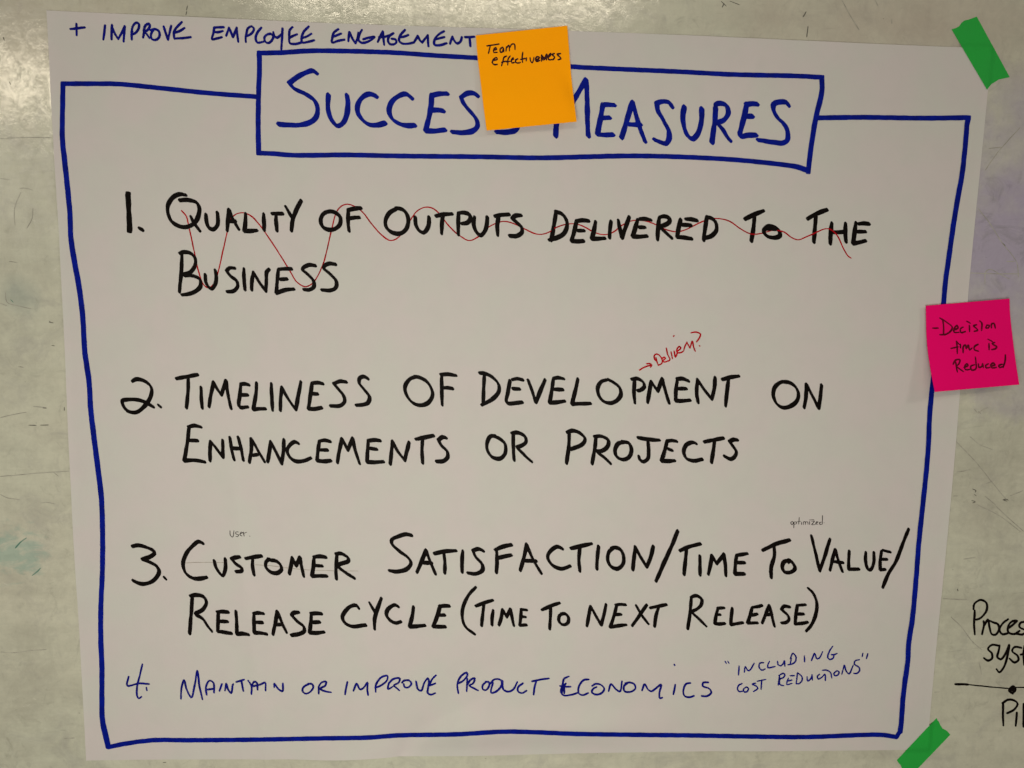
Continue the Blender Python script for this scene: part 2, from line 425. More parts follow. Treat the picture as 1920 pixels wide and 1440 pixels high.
# border and title box
on_sheet('border_line', 'p:118,157 180,157 221,157.5 299,165 391,174.5 483,181.5', 'p', 'border')
on_sheet('border_line', 'p:118,157 117.5,190 117,260 121,300 126,347 131,400 133,447 140,493 148,537 155,593 157,627 159,660 167,717 170,767 177,827 185,890 190,933 192,983 192,1067 189,1140 189,1200 191,1250 191,1312 192,1350 197,1375 203,1400', 'p', 'border', base=0.00016)
on_sheet('border_line', 'p:203,1401 232,1395 287,1388 350,1388 475,1387 600,1384.6 691,1383 746,1379 855,1377 946,1372 1001,1373 1074,1376 1202,1378 1294,1379 1403,1381 1512,1382 1622,1378 1653,1378 1681,1382 / 1686,1374', 'p', 'border_thin', base=0.00026)
on_sheet('border_line', 'p:1531,221 1617,220 1736,221.5 1816,220.5 / 1813,235 1812,250 1808,293 1804,327 1795,377 1787,427 1780,477 1773,527 1769,570 1760,640 1748,727 1743,783 1741,833 1737,883 1730,950 1723,1017 1718,1083 1711,1159 1704,1206 1702,1242 1697,1277 1693,1312 1690,1355 1688,1371', 'p', 'border', base=0.00036)
on_sheet('title_box_line', 'p:486,99.5 528,98.6 580,95.4 632,95.5 737,98.6 815,104 893,108.6 980,116 1072,125 1150,129 1275,134.5 1370,139.5 1495,142.5 1541,145', 'p', 'border', base=0.00007)
on_sheet('title_box_line', 'p:486,99 486.5,130 485,169 484,234 485,286', 'p', 'border', base=0.00013)
on_sheet('title_box_line', 'p:485,287 510,288 550,291 650,290.5 750,292.5 900,294 1012,296 1100,294 1162,292.5 1237,293 1370,299 1470,309 1495,313 1515,320', 'p', 'border', base=0.00018)
on_sheet('title_box_line', 'p:1541,146 1541,172 1533,207 1529,225 1520,282 1515.5,322', 'p', 'border', base=0.00024)

# red wave first, the black writing lies over it
on_sheet('wavy_line', 'p:340,394.5 349,405 353,420 360,452 366,480 372.5,510 382,534 391,540 401,532 409,510 417.5,472.5 425,440 432,412 442,402 457,399 472,406 487,422 500,440 520,470 540,502 557,529 572,537.5 585,532 597,515 607.5,490 615,460 622.5,427.5 631,397.5 641,386 652,383 665,387 680,398 697,420 715,440 732,451 747,445 759,428 771,410 782,396 797,388.5 812,391 825,402 842,424 862,442 880,451 895,445 910,430 927,420 945,415 965,420 985,430 1010,439.5 1030,435 1042,427 1060,421 1077,419.5 1095,425 1115,436 1135,440 1150,435 1167,422 1185,414 1207,414 1225,419 1245,429 1267,434.5 1285,431 1305,421 1330,411 1350,410 1370,416 1390,430 1410,439 1430,437 1450,432 1470,435 1485,446 1497,449.5 1512,444 1530,436 1547,429 1557,430 1570,442 1582,467 1590,480 1596,484', 'p', 'red', 'thin red wavy line winding through the first item', base=0.00005, inc=5e-8)

def word(text, strokes, crop, pen, colour):
    on_sheet('handwritten_word', strokes, crop, pen, '"%s" written in %s' % (text, colour))
W_ = word
nv = 'dark blue marker, small capitals above the title box'
W_('+', '57,118 120,110 187,103 ; 112,70 113,120 113,172', 'A', 'navy', nv)
W_('IMPROVE', '370,84 362,150 354,212 ; 432,80 429,140 428,210 ; 435,105 455,155 488,207 / 520,150 547,92 / 541,160 536,230 ; 614,135 609,170 610,212 ; 606,150 620,90 650,60 674,72 670,115 640,155 614,166 ; 725,120 718,160 712,195 ; 716,135 735,82 765,70 772,95 748,130 725,143 / 745,165 768,198 ; 815,118 795,140 782,175 792,208 820,216 850,200 862,165 848,130 815,118 775,128 ; 897,95 915,150 935,212 / 948,160 965,88 ; 1060,55 1020,95 990,145 995,205 1000,203 1060,200 1140,190 ; 1085,108 1040,135 1000,150', 'A', 'navy', nv)
W_('EMPLOYEE', '1437,100 1390,102 1352,105 / 1345,150 1333,210 1370,204 1420,190 ; 1430,135 1390,145 1360,145 ; 1460,178 1485,105 / 1505,150 1520,190 / 1555,105 / 1560,170 1568,232 ; 1645,150 1635,190 1636,234 ; 1640,165 1655,112 1690,93 1710,115 1690,155 1650,180 ; 1775,105 1740,150 1725,200 1740,238 1795,232 ; 1830,165 1805,190 1810,230 1840,243 1870,220 1885,185 1862,160 1830,165 ; B:60,145 70,180 95,195 132,165 ; 143,112 138,200 132,300 ; 232,100 208,125 203,190 210,245 260,252 320,235 ; 275,165 235,180 208,195 ; 378,95 335,140 315,195 318,237 365,235 428,218 ; 403,160 360,185 318,198', 'A', 'navy', nv)
W_('ENGAGEMENT', '645,118 605,150 590,200 588,238 640,225 700,212 ; 670,158 630,175 595,190 ; 735,228 740,180 745,145 / 770,200 800,245 / 820,190 825,150 ; 858,125 835,165 825,215 850,240 890,238 940,215 970,188 920,195 870,210 ; 1000,235 1020,190 1045,140 / 1050,190 1057,260 ; 1010,192 1060,188 1100,175 ; 1140,155 1105,180 1092,220 1105,250 1140,255 1168,238 1160,212 1125,205 ; 1245,125 1205,170 1192,222 1215,245 1270,250 1325,238 ; 1275,170 1240,185 1205,192 ; 1325,240 1360,180 / 1380,220 1400,238 / 1450,172 / 1452,220 1456,272 ; 1597,137 1550,165 1512,210 1510,258 1550,264 1620,245 ; 1600,190 1560,200 1520,210 ; 1650,250 1672,185 / 1690,225 1715,248 1745,230 1757,190 ; 1785,190 1830,190 1870,187 ; 1828,190 1830,235 1833,272', 'B', 'navy', nv)
tt = 'large blue chisel marker letters inside the title box'
W_('SUCCESS', '374,228 345,211 300,222 230,258 170,303 / 200,340 290,385 360,435 382,500 370,560 320,600 240,618 150,616 90,612 ; 463,390 460,440 462,510 485,575 530,625 575,600 600,540 610,460 602,392 ; 822,402 780,385 730,400 690,450 680,510 710,570 770,615 830,618 888,603 ; 1088,415 1045,385 990,400 935,450 918,510 940,570 1000,610 1050,622 1112,620 ; 1238,392 1232,480 1212,580 1192,662 / 1260,662 1338,654 ; 1240,395 1300,383 1356,382 ; 1235,505 1285,505 1325,512 ; 1580,396 1550,378 1500,382 1458,410 / 1480,460 1530,520 1575,580 1580,630 1545,662 1480,675 1390,670 ; D:122,670 200,672 258,660 280,635 275,590 240,520 200,450 195,400 230,370 290,372', 'C', 'chisel_blue', tt)
W_('MEASURES', '567,700 575,600 600,450 630,330 / 660,400 690,450 / 715,412 795,277 / 803,400 805,500 806,600 813,700 ; 933,465 970,465 1010,468 ; 922,465 905,560 880,688 / 930,692 998,690 ; 920,565 973,562 ; 1062,712 1085,640 1120,520 1145,445 / 1170,540 1200,640 1238,742 ; 1112,612 1160,615 1203,612 ; 1440,482 1420,450 1370,440 1325,455 / 1335,510 1380,590 1418,670 1415,730 1395,757 1350,745 1308,727 ; 1533,480 1522,540 1530,630 1560,700 1595,722 1635,680 1660,590 1664,495 ; 1768,490 1760,600 1747,690 1740,748 ; 1768,485 1770,462 1810,455 1850,475 1862,530 1830,580 1785,602 1820,650 1850,700 1877,735 ; E:1120,308 1100,400 1068,522 / 1075,542 1130,535 1192,532 ; 1118,303 1160,298 1200,301 ; 1105,393 1163,391 ; 1435,313 1420,288 1370,285 1325,300 1320,340 1350,400 1400,450 1428,510 1424,572 1390,592 1320,587 1205,570', 'D', 'chisel_blue', tt)
on_sheet('item_number', '160,93 165,200 173,372', 'F', 'fat')
on_sheet('item_number_dot', '245,352 270,365', 'F', 'black1')
k1 = 'black marker in the first item'
W_('QUALITY', '595,104 550,96 500,118 463,170 458,230 487,300 540,335 600,343 660,310 688,260 695,200 672,158 612,140 548,142 ; 632,265 660,320 698,370 ; 745,248 750,310 770,350 800,360 830,330 835,280 830,235 ; 903,370 910,290 918,215 / 950,290 990,358 ; 915,300 965,298 ; 1042,243 1040,320 1032,372 / 1080,372 1128,368 ; 1178,245 1180,310 1180,365 ; 1240,243 1280,242 1320,242 ; 1270,250 1272,310 1276,370 ; 1342,190 1372,240 1398,288 ; 1458,145 1425,210 1398,280 1385,370', 'F', 'black1', k1)
W_('OF', '135,228 100,250 85,295 100,340 140,362 190,358 228,325 232,270 205,240 165,226 120,232 ; 293,222 290,300 298,372 ; 292,215 340,205 388,200 ; 295,280 340,272 375,270', 'G', 'black1', k1)
W_('OUTPUTS', '648,208 600,238 572,290 578,345 620,383 680,392 723,362 742,310 733,250 700,212 650,200 ; 795,270 800,330 825,370 858,385 888,350 898,300 898,270 ; 950,260 1010,248 1072,244 ; 1002,260 994,320 992,392 ; 1120,240 1116,320 1118,400 ; 1118,238 1160,235 1198,248 1208,280 1185,310 1142,318 ; 1240,267 1232,320 1250,375 1285,405 1318,370 1333,310 1335,270 ; 1392,262 1440,252 1498,248 ; 1420,260 1410,330 1412,405 ; 1590,255 1545,258 1522,280 / 1560,312 1592,345 1594,383 1555,410 1503,410', 'G', 'black1', k1)
W_('DELIVERED', '170,150 158,230 142,320 132,362 ; 168,147 210,162 243,200 254,250 232,308 180,342 118,360 ; 325,217 308,290 287,368 / 330,370 377,367 ; 332,217 370,212 416,217 ; 332,290 382,290 ; 467,222 455,290 438,350 / 490,350 538,347 ; 583,220 575,280 571,343 ; 638,212 650,280 665,342 / 690,270 720,187 ; 783,207 765,270 745,333 / 800,335 853,330 ; 800,203 845,202 884,210 ; 792,265 838,265 ; 945,195 935,280 931,358 ; 947,190 980,182 1020,197 1020,225 980,250 952,262 1000,310 1038,345 ; 1105,207 1090,270 1077,338 / 1130,342 1187,350 ; 1142,204 1190,205 1228,214 ; 1112,245 1182,250 ; 1302,190 1290,260 1277,362 ; 1303,187 1345,202 1372,240 1373,288 1338,328 1288,345', 'H', 'black1', k1)
W_('TO', '1587,203 1650,172 1728,140 ; 1660,180 1650,280 1635,368 ; 1732,278 1760,255 1810,265 1848,300 1848,328 1810,343 1758,333 1728,300 1735,278 1780,272 1815,280', 'H', 'black1', k1)
W_('THE', '857,202 920,165 1003,133 ; 920,180 912,270 904,375 ; 1040,232 1030,310 1027,388 ; 1035,302 1090,302 1140,297 ; 1143,235 1140,310 1145,373 ; 1220,230 1210,300 1198,385 / 1250,377 1292,365 ; 1238,240 1280,235 1318,239 ; 1228,298 1292,297', 'I', 'black1', k1)
W_('BUSINESS', '564,530 562,650 553,750 545,830 ; 547,540 580,530 630,540 663,575 663,630 630,680 580,702 640,707 698,735 703,790 660,828 600,848 563,852 ; 740,700 745,760 770,798 790,806 815,770 822,720 815,668 ; 962,652 920,650 900,672 / 930,712 973,745 983,788 950,823 903,828 ; 1030,655 1030,730 1037,813 ; 1087,813 1090,740 1102,682 / 1140,750 1193,823 / 1198,740 1200,680 1218,660 ; 1287,665 1280,740 1272,838 / 1340,815 1406,808 ; 1290,660 1340,656 1387,656 ; 1302,735 1353,732 ; 1566,632 1520,627 1475,648 1468,665 / 1510,700 1553,750 1553,793 1520,813 1478,812 ; 1718,622 1670,617 1632,635 1628,655 / 1680,700 1723,750 1718,798 1675,818 1613,815', 'F', 'black', k1)

on_sheet('item_number', '152,140 180,124 230,132 278,162 298,200 288,260 240,330 180,373 120,363 83,320 78,285 120,277 200,280 260,302 312,333', 'J', 'black')
on_sheet('item_number_dot', '347,318 366,332', 'J', 'black')
k2 = 'black marker in the second item'
W_('TIMELINESS', '482,120 560,105 643,90 ; 572,115 570,220 558,338 ; 668,185 670,260 676,340 ; 727,330 742,240 762,147 / 790,200 820,242 / 855,137 / 870,240 893,343 ; 965,163 960,240 950,310 962,335 1020,332 ; 967,161 1000,159 1028,167 ; 967,242 1018,242 ; 1085,152 1080,230 1060,350 / 1100,347 1152,345 ; 1195,157 1198,250 1204,358 ; 1262,358 1265,270 1275,187 / 1320,270 1378,352 / 1395,260 1417,143 ; 1500,155 1490,230 1473,347 / 1520,347 1572,338 ; 1505,153 1545,150 1582,158 ; 1495,232 1543,235 ; 1758,145 1710,140 1662,158 / 1690,190 1738,250 1743,295 1710,323 1638,325 ; K:520,120 490,104 458,117 453,150 490,200 532,260 518,303 475,316 430,320', 'J', 'black', k2)
W_('OF', '888,105 835,122 798,180 808,240 852,298 910,320 968,303 1003,250 998,200 960,142 910,112 870,105 ; 1073,92 1073,200 1076,318 ; 1067,90 1120,87 1182,96 ; 1082,190 1120,188 1155,194', 'K', 'black', k2)
W_('DEVELOPMENT', '113,90 108,190 104,300 ; 77,78 112,80 170,107 218,160 223,210 180,268 92,318 ; 305,135 290,220 277,290 292,306 350,302 397,297 ; 322,128 360,120 402,129 ; 327,195 378,198 ; 442,132 470,210 498,297 / 530,220 568,128 ; 630,125 620,200 602,300 / 660,297 717,288 ; 632,118 670,113 710,121 ; 632,200 702,202 ; 815,122 795,210 770,310 / 840,308 909,306 ; 1030,130 990,142 963,190 973,250 1012,293 1060,303 1108,283 1137,240 1128,190 1088,152 1042,127 ; 1240,130 1235,220 1241,303 ; 1218,125 1260,120 1303,145 1313,180 1280,208 1262,210 ; 1337,300 1350,220 1365,142 / 1390,182 1413,212 / 1448,122 / 1470,210 1498,303 ; 1560,130 1550,200 1548,285 / 1600,287 1657,281 ; 1557,122 1600,120 1645,138 ; 1562,195 1628,195 ; 1715,298 1705,220 1712,127 / 1760,200 1818,273 / 1838,190 1844,112 ; M:838,487 910,468 988,456 ; 895,480 880,590 866,728', 'L', 'black', k2)
W_('ON', '1412,515 1370,510 1315,550 1295,620 1322,700 1380,740 1450,728 1508,680 1522,610 1490,548 1430,512 1380,508 ; 1573,742 1590,640 1595,533 / 1640,620 1703,742 / 1720,640 1730,538', 'M', 'black', k2)
W_('ENHANCEMENTS', '578,485 565,600 542,735 / 620,732 698,745 ; 572,482 620,472 670,483 ; 582,583 643,585 ; 735,736 735,660 740,592 / 780,640 830,707 / 832,650 830,582 ; 885,562 897,650 916,728 ; 947,560 967,640 985,732 ; 902,642 963,645 ; 1030,748 1045,650 1045,573 / 1090,650 1143,742 ; 1052,695 1093,690 ; 1167,743 1182,660 1190,592 / 1230,670 1272,757 / 1285,670 1290,578 ; 1398,605 1370,594 1333,620 1313,660 1333,708 1380,740 1440,736 1492,715 ; 1555,590 1545,660 1538,735 / 1590,740 1642,735 ; 1557,588 1600,582 1637,591 ; 1557,655 1617,655 ; K:290,750 305,660 325,572 / 350,620 368,657 / 405,568 / 425,660 457,757 ; 522,590 517,660 513,745 / 580,747 638,742 ; 522,585 570,580 612,585 ; 527,642 588,650 ; 687,760 695,680 705,592 / 740,660 795,732 / 810,670 828,598 ; 878,575 950,560 1012,547 ; 930,565 925,660 930,752 ; 1108,565 1080,557 1048,580 / 1070,620 1113,665 1118,708 1085,738 1033,742', 'J', 'black', k2)
W_('OR', '1478,550 1440,552 1413,600 1417,660 1452,708 1510,720 1548,680 1548,610 1510,572 1465,553 ; 1610,532 1610,640 1616,732 ; 1598,530 1640,524 1698,555 1703,598 1660,628 1640,633 1690,690 1748,743', 'K', 'black', k2)
W_('PROJECTS', '110,122 105,240 88,355 ; 93,123 130,110 188,127 228,170 213,208 122,250 ; 310,160 300,250 280,358 ; 298,155 350,152 402,182 398,228 350,263 317,265 370,310 418,355 ; 520,200 482,203 453,250 463,300 510,328 558,308 576,260 558,205 505,192 ; 625,163 700,175 787,181 ; 700,190 705,260 698,320 665,343 638,325 632,302 ; 845,185 825,260 802,337 / 850,338 902,335 ; 842,190 880,184 916,190 ; 852,247 882,258 ; 1063,208 1035,197 988,217 968,265 988,318 1040,336 1107,325 ; 1122,195 1190,180 1267,166 ; 1200,185 1190,260 1176,348 ; 1373,180 1340,177 1312,192 / 1340,230 1363,270 1348,308 1320,323 1273,302', 'N', 'black', k2)
rd = 'small slanting red marker above the second item'
W_('Delivery?', '240,290 250,330 262,362 ; 245,325 228,305 225,272 250,259 280,280 297,318 290,345 265,358 ; 290,300 318,287 326,298 303,318 310,330 335,325 350,318 ; 333,205 345,260 365,308 352,323 ; 375,240 388,300 ; 403,232 415,285 430,255 432,232 ; 435,232 462,205 452,190 430,210 432,245 465,245 490,228 ; 492,218 505,180 520,150 ; 518,152 545,205 / 567,143 578,190 592,232 ; 556,68 600,60 640,80 630,115 605,148 ; 632,183 635,187 ; 397,99 402,93', 'M', 'red_b', rd)
on_sheet('arrow', '92,402 140,375 200,357 ; 155,345 185,345 202,357 190,378', 'M', 'red_b', 'small red arrow pointing at the red word')

on_sheet('item_number', '73,258 110,250 180,265 235,295 238,310 200,338 147,355 / 200,375 258,410 273,450 238,508 180,537 130,537 77,515', 'O', 'black')
on_sheet('item_number_dot', '311,490 324,504', 'O', 'black')
k3 = 'black marker in the third item'
W_('CUSTOMER', '603,235 570,222 522,257 473,320 453,390 472,457 530,498 590,498 632,490 ; 687,367 702,420 750,477 770,430 770,353 ; 878,337 840,342 817,352 / 850,390 892,420 892,443 850,447 ; 922,350 980,338 1042,330 ; 975,350 975,410 985,472 ; 1105,355 1077,372 1073,410 1112,452 1160,457 1192,430 1178,388 1140,364 1112,363 1092,353 ; 1250,463 1263,400 1272,342 / 1300,402 / 1330,342 / 1342,410 1358,483 ; 1437,340 1430,410 1420,480 / 1480,480 1532,480 ; 1432,338 1480,332 1525,340 ; 1442,402 1498,405 ; 1607,325 1600,420 1602,502 ; 1598,315 1640,312 1693,348 1690,370 1640,387 1612,402 1680,460 1738,497', 'O', 'black', k3)
on_sheet('strike_line', '470,382 560,378 650,378 780,380', 'O', 'pencil')
on_sheet('strike_line', '980,395 1100,402 1240,420 1400,435 1560,440 1765,443', 'O', 'pencil', 'thin grey pen line struck through the word')
W_('User.', '805,140 808,175 825,188 835,140 ; 870,150 850,150 850,165 870,172 860,185 848,182 ; 880,165 900,155 890,150 880,170 895,180 ; 905,150 912,182 ; 908,160 930,152 ; 952,180 955,183', 'O', 'ball', 'tiny thin ballpoint above the third item')
W_('SATISFACTION/', '528,175 490,167 430,182 380,207 378,235 430,290 498,340 523,385 490,428 420,447 358,440 ; 567,453 602,370 635,288 / 670,380 705,463 ; 602,380 678,382 ; 697,312 780,295 862,290 ; 770,310 777,390 775,458 ; 912,292 905,370 906,452 ; 1066,292 1030,277 987,290 / 1010,340 1058,395 1058,438 1010,463 948,458 ; 1165,290 1168,370 1162,453 ; 1152,285 1210,260 1277,246 ; 1172,345 1230,332 1275,323 ; 1342,438 1370,340 1390,243 / 1430,340 1498,458 ; 1377,365 1463,368 ; 1658,275 1620,260 1562,300 1548,340 1582,398 1650,426 1717,405 ; Q:442,273 520,255 598,237 ; 510,265 502,350 508,443 ; 650,257 640,340 636,428 ; 762,270 727,300 718,360 742,408 790,426 833,390 836,330 808,277 765,267 745,272 ; 905,433 915,350 925,262 / 960,330 1010,412 / 1040,340 1060,258 ; 1243,142 1200,250 1150,360 1080,520', 'P', 'black', k3)
W_('TIME', '1260,290 1330,260 1413,239 ; 1310,275 1300,370 1290,468 ; 1410,330 1410,400 1410,473 ; 1472,468 1490,390 1500,328 / 1535,388 / 1590,317 / 1600,400 1604,478 ; 1685,325 1675,400 1672,465 / 1743,463 ; 1687,325 1730,318 1765,311 ; 1687,380 1746,380', 'Q', 'black', k3)
W_('TO', '640,288 740,240 843,210 ; 727,262 728,330 705,410 703,492 ; 828,365 802,372 787,410 802,448 850,452 883,425 868,385 835,362 832,378', 'R', 'black', k3)
W_('VALUE/', '1005,177 1035,300 1068,442 / 1100,350 1145,202 ; 1145,438 1165,350 1185,283 / 1210,370 1238,447 ; 1157,370 1243,380 ; 1290,292 1285,370 1286,430 / 1363,428 ; 1415,302 1412,370 1430,428 1450,433 1473,380 1475,303 ; 1532,295 1522,360 1522,433 / 1558,430 ; 1542,287 1570,295 1598,300 ; 1532,355 1573,355 ; 1735,127 1690,240 1640,370 1580,470 1541,567', 'R', 'black_s', k3)
W_('optimized.', '862,70 850,80 860,95 872,80 862,70 ; 875,75 873,120 ; 875,75 895,75 890,90 878,92 ; 915,40 910,92 ; 900,72 925,70 ; 930,75 932,95 ; 945,95 945,75 960,75 960,95 ; 960,75 978,75 980,95 ; 990,60 1025,58 ; 992,70 992,95 ; 1005,70 1028,68 1008,95 1035,95 ; 1040,85 1055,75 1045,72 1038,90 1055,92 ; 1085,75 1065,80 1070,93 1087,90 ; 1088,25 1088,92 ; 1100,80 1101,82', 'R', 'ball', 'tiny thin ballpoint above the third item')
W_('RELEASE', '522,640 514,760 502,912 ; 507,630 550,622 608,637 628,680 600,733 547,765 600,800 640,860 668,893 ; 717,755 715,830 712,895 / 760,902 816,910 ; 707,750 750,747 792,751 ; 722,820 788,822 ; 850,745 855,830 857,915 / 900,912 946,920 ; 985,760 985,840 987,905 / 1030,907 1081,916 ; 982,762 1020,757 1058,762 ; 992,828 1048,828 ; 1127,918 1145,830 1160,748 / 1190,820 1228,903 ; 1147,845 1198,845 ; 1322,752 1280,757 1267,775 / 1310,820 1358,860 1362,893 1330,913 1265,925 ; 1415,765 1410,840 1402,905 / 1460,907 1512,900 ; 1412,762 1450,760 1492,763 ; 1417,828 1478,825', 'O', 'black', k3)
W_('CYCLE', '130,722 115,702 70,707 28,747 8,790 28,833 80,858 183,848 ; 212,682 240,730 258,765 ; 300,647 260,760 250,800 249,878 ; 428,710 400,697 352,727 338,770 367,813 410,833 447,822 ; 542,712 530,790 512,860 / 570,857 628,850 ; 740,705 720,780 687,860 / 780,860 ; 737,708 775,704 810,705 ; 722,775 776,772', 'P', 'black', k3)
W_('(TIME TO', '1008,564 950,630 912,720 908,800 937,868 1000,915 ; 1008,705 1070,682 1137,661 ; 1070,690 1060,770 1052,853 ; 1140,737 1130,800 1130,848 ; 1182,848 1200,790 1210,733 / 1240,788 / 1268,728 / 1280,790 1294,853 ; 1350,730 1345,790 1338,850 / 1388,847 ; 1347,731 1392,735 ; 1352,785 1383,788 ; 1504,735 1570,705 1637,682 ; 1570,705 1568,790 1562,878 ; 1663,762 1637,777 1632,820 1665,846 1698,833 1703,790 1680,764 1650,765', 'P', 'black_s', k3)
W_('NEXT', '562,856 575,780 590,708 / 630,780 668,846 / 690,770 705,692 ; 785,700 765,780 737,863 / 800,853 857,846 ; 777,698 815,693 852,695 ; 767,770 818,768 ; 932,702 970,770 1022,838 ; 1010,697 960,770 902,853 ; 1037,720 1100,706 1158,695 ; 1100,712 1080,780 1069,858', 'Q', 'black_s', k3)
W_('RELEASE)', '1345,640 1335,760 1318,876 ; 1342,640 1380,627 1423,655 1418,698 1380,733 1352,748 1400,800 1457,856 ; R:305,720 290,780 282,837 / 310,840 357,836 ; 302,722 352,719 ; 302,770 323,770 ; 412,722 405,780 402,845 / 450,837 492,830 ; 560,720 545,780 527,832 / 602,832 ; 562,716 600,710 635,701 ; 557,775 598,765 ; 637,833 665,760 690,703 / 710,780 728,857 ; 662,770 710,768 ; 843,712 800,707 782,732 / 828,775 838,805 818,828 782,832 ; 900,700 890,770 882,840 / 940,835 977,826 ; 912,700 962,695 ; 902,765 948,765 ; 982,572 1020,612 1046,680 1038,770 1005,848 967,894', 'Q', 'black_s', k3)

on_sheet('item_number', '125,195 115,262 200,246 278,250 ; 228,102 210,180 190,260 188,340 200,358 222,345', 'S', 'navy_s')
on_sheet('item_number_dot', '258,277 262,298', 'S', 'navy_s')
k4 = 'dark blue thin marker in the fourth item'
W_('MAINTAIN', '517,362 520,290 540,222 560,290 595,350 620,260 640,150 655,260 678,365 ; 710,330 705,270 730,225 760,240 765,315 ; 712,292 765,285 ; 825,250 805,303 ; 847,300 857,247 870,290 893,318 905,260 910,250 ; 932,235 990,217 ; 970,225 985,303 ; 1022,225 1045,265 1046,326 ; 1045,268 1068,232 1085,240 1092,293 ; 1050,268 1110,255 1148,240 1152,300 ; 1216,275 1217,247 1250,290 1278,304 1282,245', 'S', 'navy_s', k4)
W_('OR', '1480,248 1440,270 1428,300 1450,322 1485,310 1510,275 1500,250 1470,248 ; 1550,275 1550,323 ; 1548,275 1570,240 1605,232 1600,262 1560,285 1600,305 1643,313', 'S', 'navy_s', k4)
W_('IMPROVE', '45,235 35,285 28,328 ; 90,302 115,248 140,290 165,280 195,240 195,290 200,333 ; 258,310 260,255 300,200 345,188 342,222 290,265 255,278 ; 358,238 350,288 385,270 ; 355,245 390,213 437,208 430,238 395,262 415,280 435,298 ; 455,240 470,225 510,225 525,248 502,275 475,273 468,250 ; 560,230 575,290 600,300 622,240 650,208 657,228 650,280 648,318 670,330 705,318 ; 710,185 680,215 660,262 ; 705,245 665,262', 'T', 'navy_s', k4)
W_('PRODUCT', '878,320 870,250 900,190 940,165 945,185 915,225 872,248 ; 940,305 945,210 ; 940,258 975,215 1000,208 988,245 960,262 1000,285 1025,298 ; 1085,235 1060,260 1062,290 1085,295 1108,265 1108,238 1082,232 ; 1115,250 1150,215 1195,220 1205,250 1170,300 1125,317 1122,300 1138,240 ; 1210,225 1215,290 1250,308 1290,290 1320,235 ; 1362,245 1325,275 1325,305 1355,318 1390,300 ; 1430,230 1490,218 1557,208 ; 1465,225 1450,270 1442,330', 'T', 'navy_s', k4)
W_('ECONOMICS', '147,273 112,290 100,330 88,390 108,415 160,412 215,395 ; 80,345 120,350 160,350 ; 124,325 100,370 95,400 ; 110,330 112,400 ; 297,296 258,300 222,350 220,398 250,414 292,397 ; 320,345 345,330 385,335 412,365 390,400 345,408 318,390 330,365 355,352 ; 445,385 462,332 500,370 530,385 545,310 ; 590,320 560,345 565,385 610,388 645,365 640,335 605,318 570,325 ; 695,378 715,332 740,370 765,385 790,370 838,335 825,400 830,437 848,432 ; 945,335 930,408 ; 938,184 940,189 ; 1058,322 1025,330 1005,380 1015,420 1050,430 1085,418 ; 1193,318 1155,320 1150,345 1200,365 1215,395 1185,420 1143,420', 'U', 'navy_s', k4)
k5 = 'small dark blue pen, slanting after the fourth item'
W_('"INCLUDING', '118,240 130,262 ; 148,240 162,262 ; 275,292 268,395 ; 335,362 345,300 375,345 400,335 445,262 ; 550,255 510,260 500,305 530,340 568,325 ; 618,240 600,275 600,310 630,310 680,298 ; 708,240 715,280 745,290 775,260 / 785,235 790,295 ; 865,205 850,270 ; 850,215 880,150 915,190 905,245 870,270 825,278 ; 1010,180 1012,245 ; 1088,232 1105,190 1125,152 1150,210 1175,205 1215,132 ; 1328,70 1290,130 1272,200 1300,220 1335,200 1342,165 ; 1310,165 1345,165 1378,152', 'V', 'navy_xs', k5)
W_('COST', '308,490 270,510 257,550 275,580 320,575 ; 345,535 322,560 335,585 365,580 380,545 355,530 345,540 ; 460,485 425,497 470,520 485,545 435,580 ; 480,465 575,443 ; 530,455 522,555', 'V', 'navy_xs', k5)
W_('REDUCTIONS"', '730,400 715,508 ; 722,400 770,375 790,390 770,425 735,440 735,500 778,515 ; 850,402 897,402 ; 830,430 812,500 870,488 ; 818,462 870,450 ; 930,370 925,440 915,490 ; 935,370 980,410 985,450 950,490 915,492 ; 1040,415 1045,460 1075,445 1095,400 ; 1095,390 1100,450 ; 1180,385 1155,410 1165,440 1205,420 1240,385 1245,458 ; 1212,340 1260,340 1305,370 1318,428 ; 1370,350 1342,375 1350,400 1385,395 1400,360 1375,345 ; 1430,385 1445,330 1460,285 1480,350 1510,380 1560,285 ; 1628,222 1580,235 1572,270 1625,310 1630,345 1600,375 1565,375 ; 1668,150 1660,185 ; 1722,155 1708,208', 'V', 'navy_xs', k5)

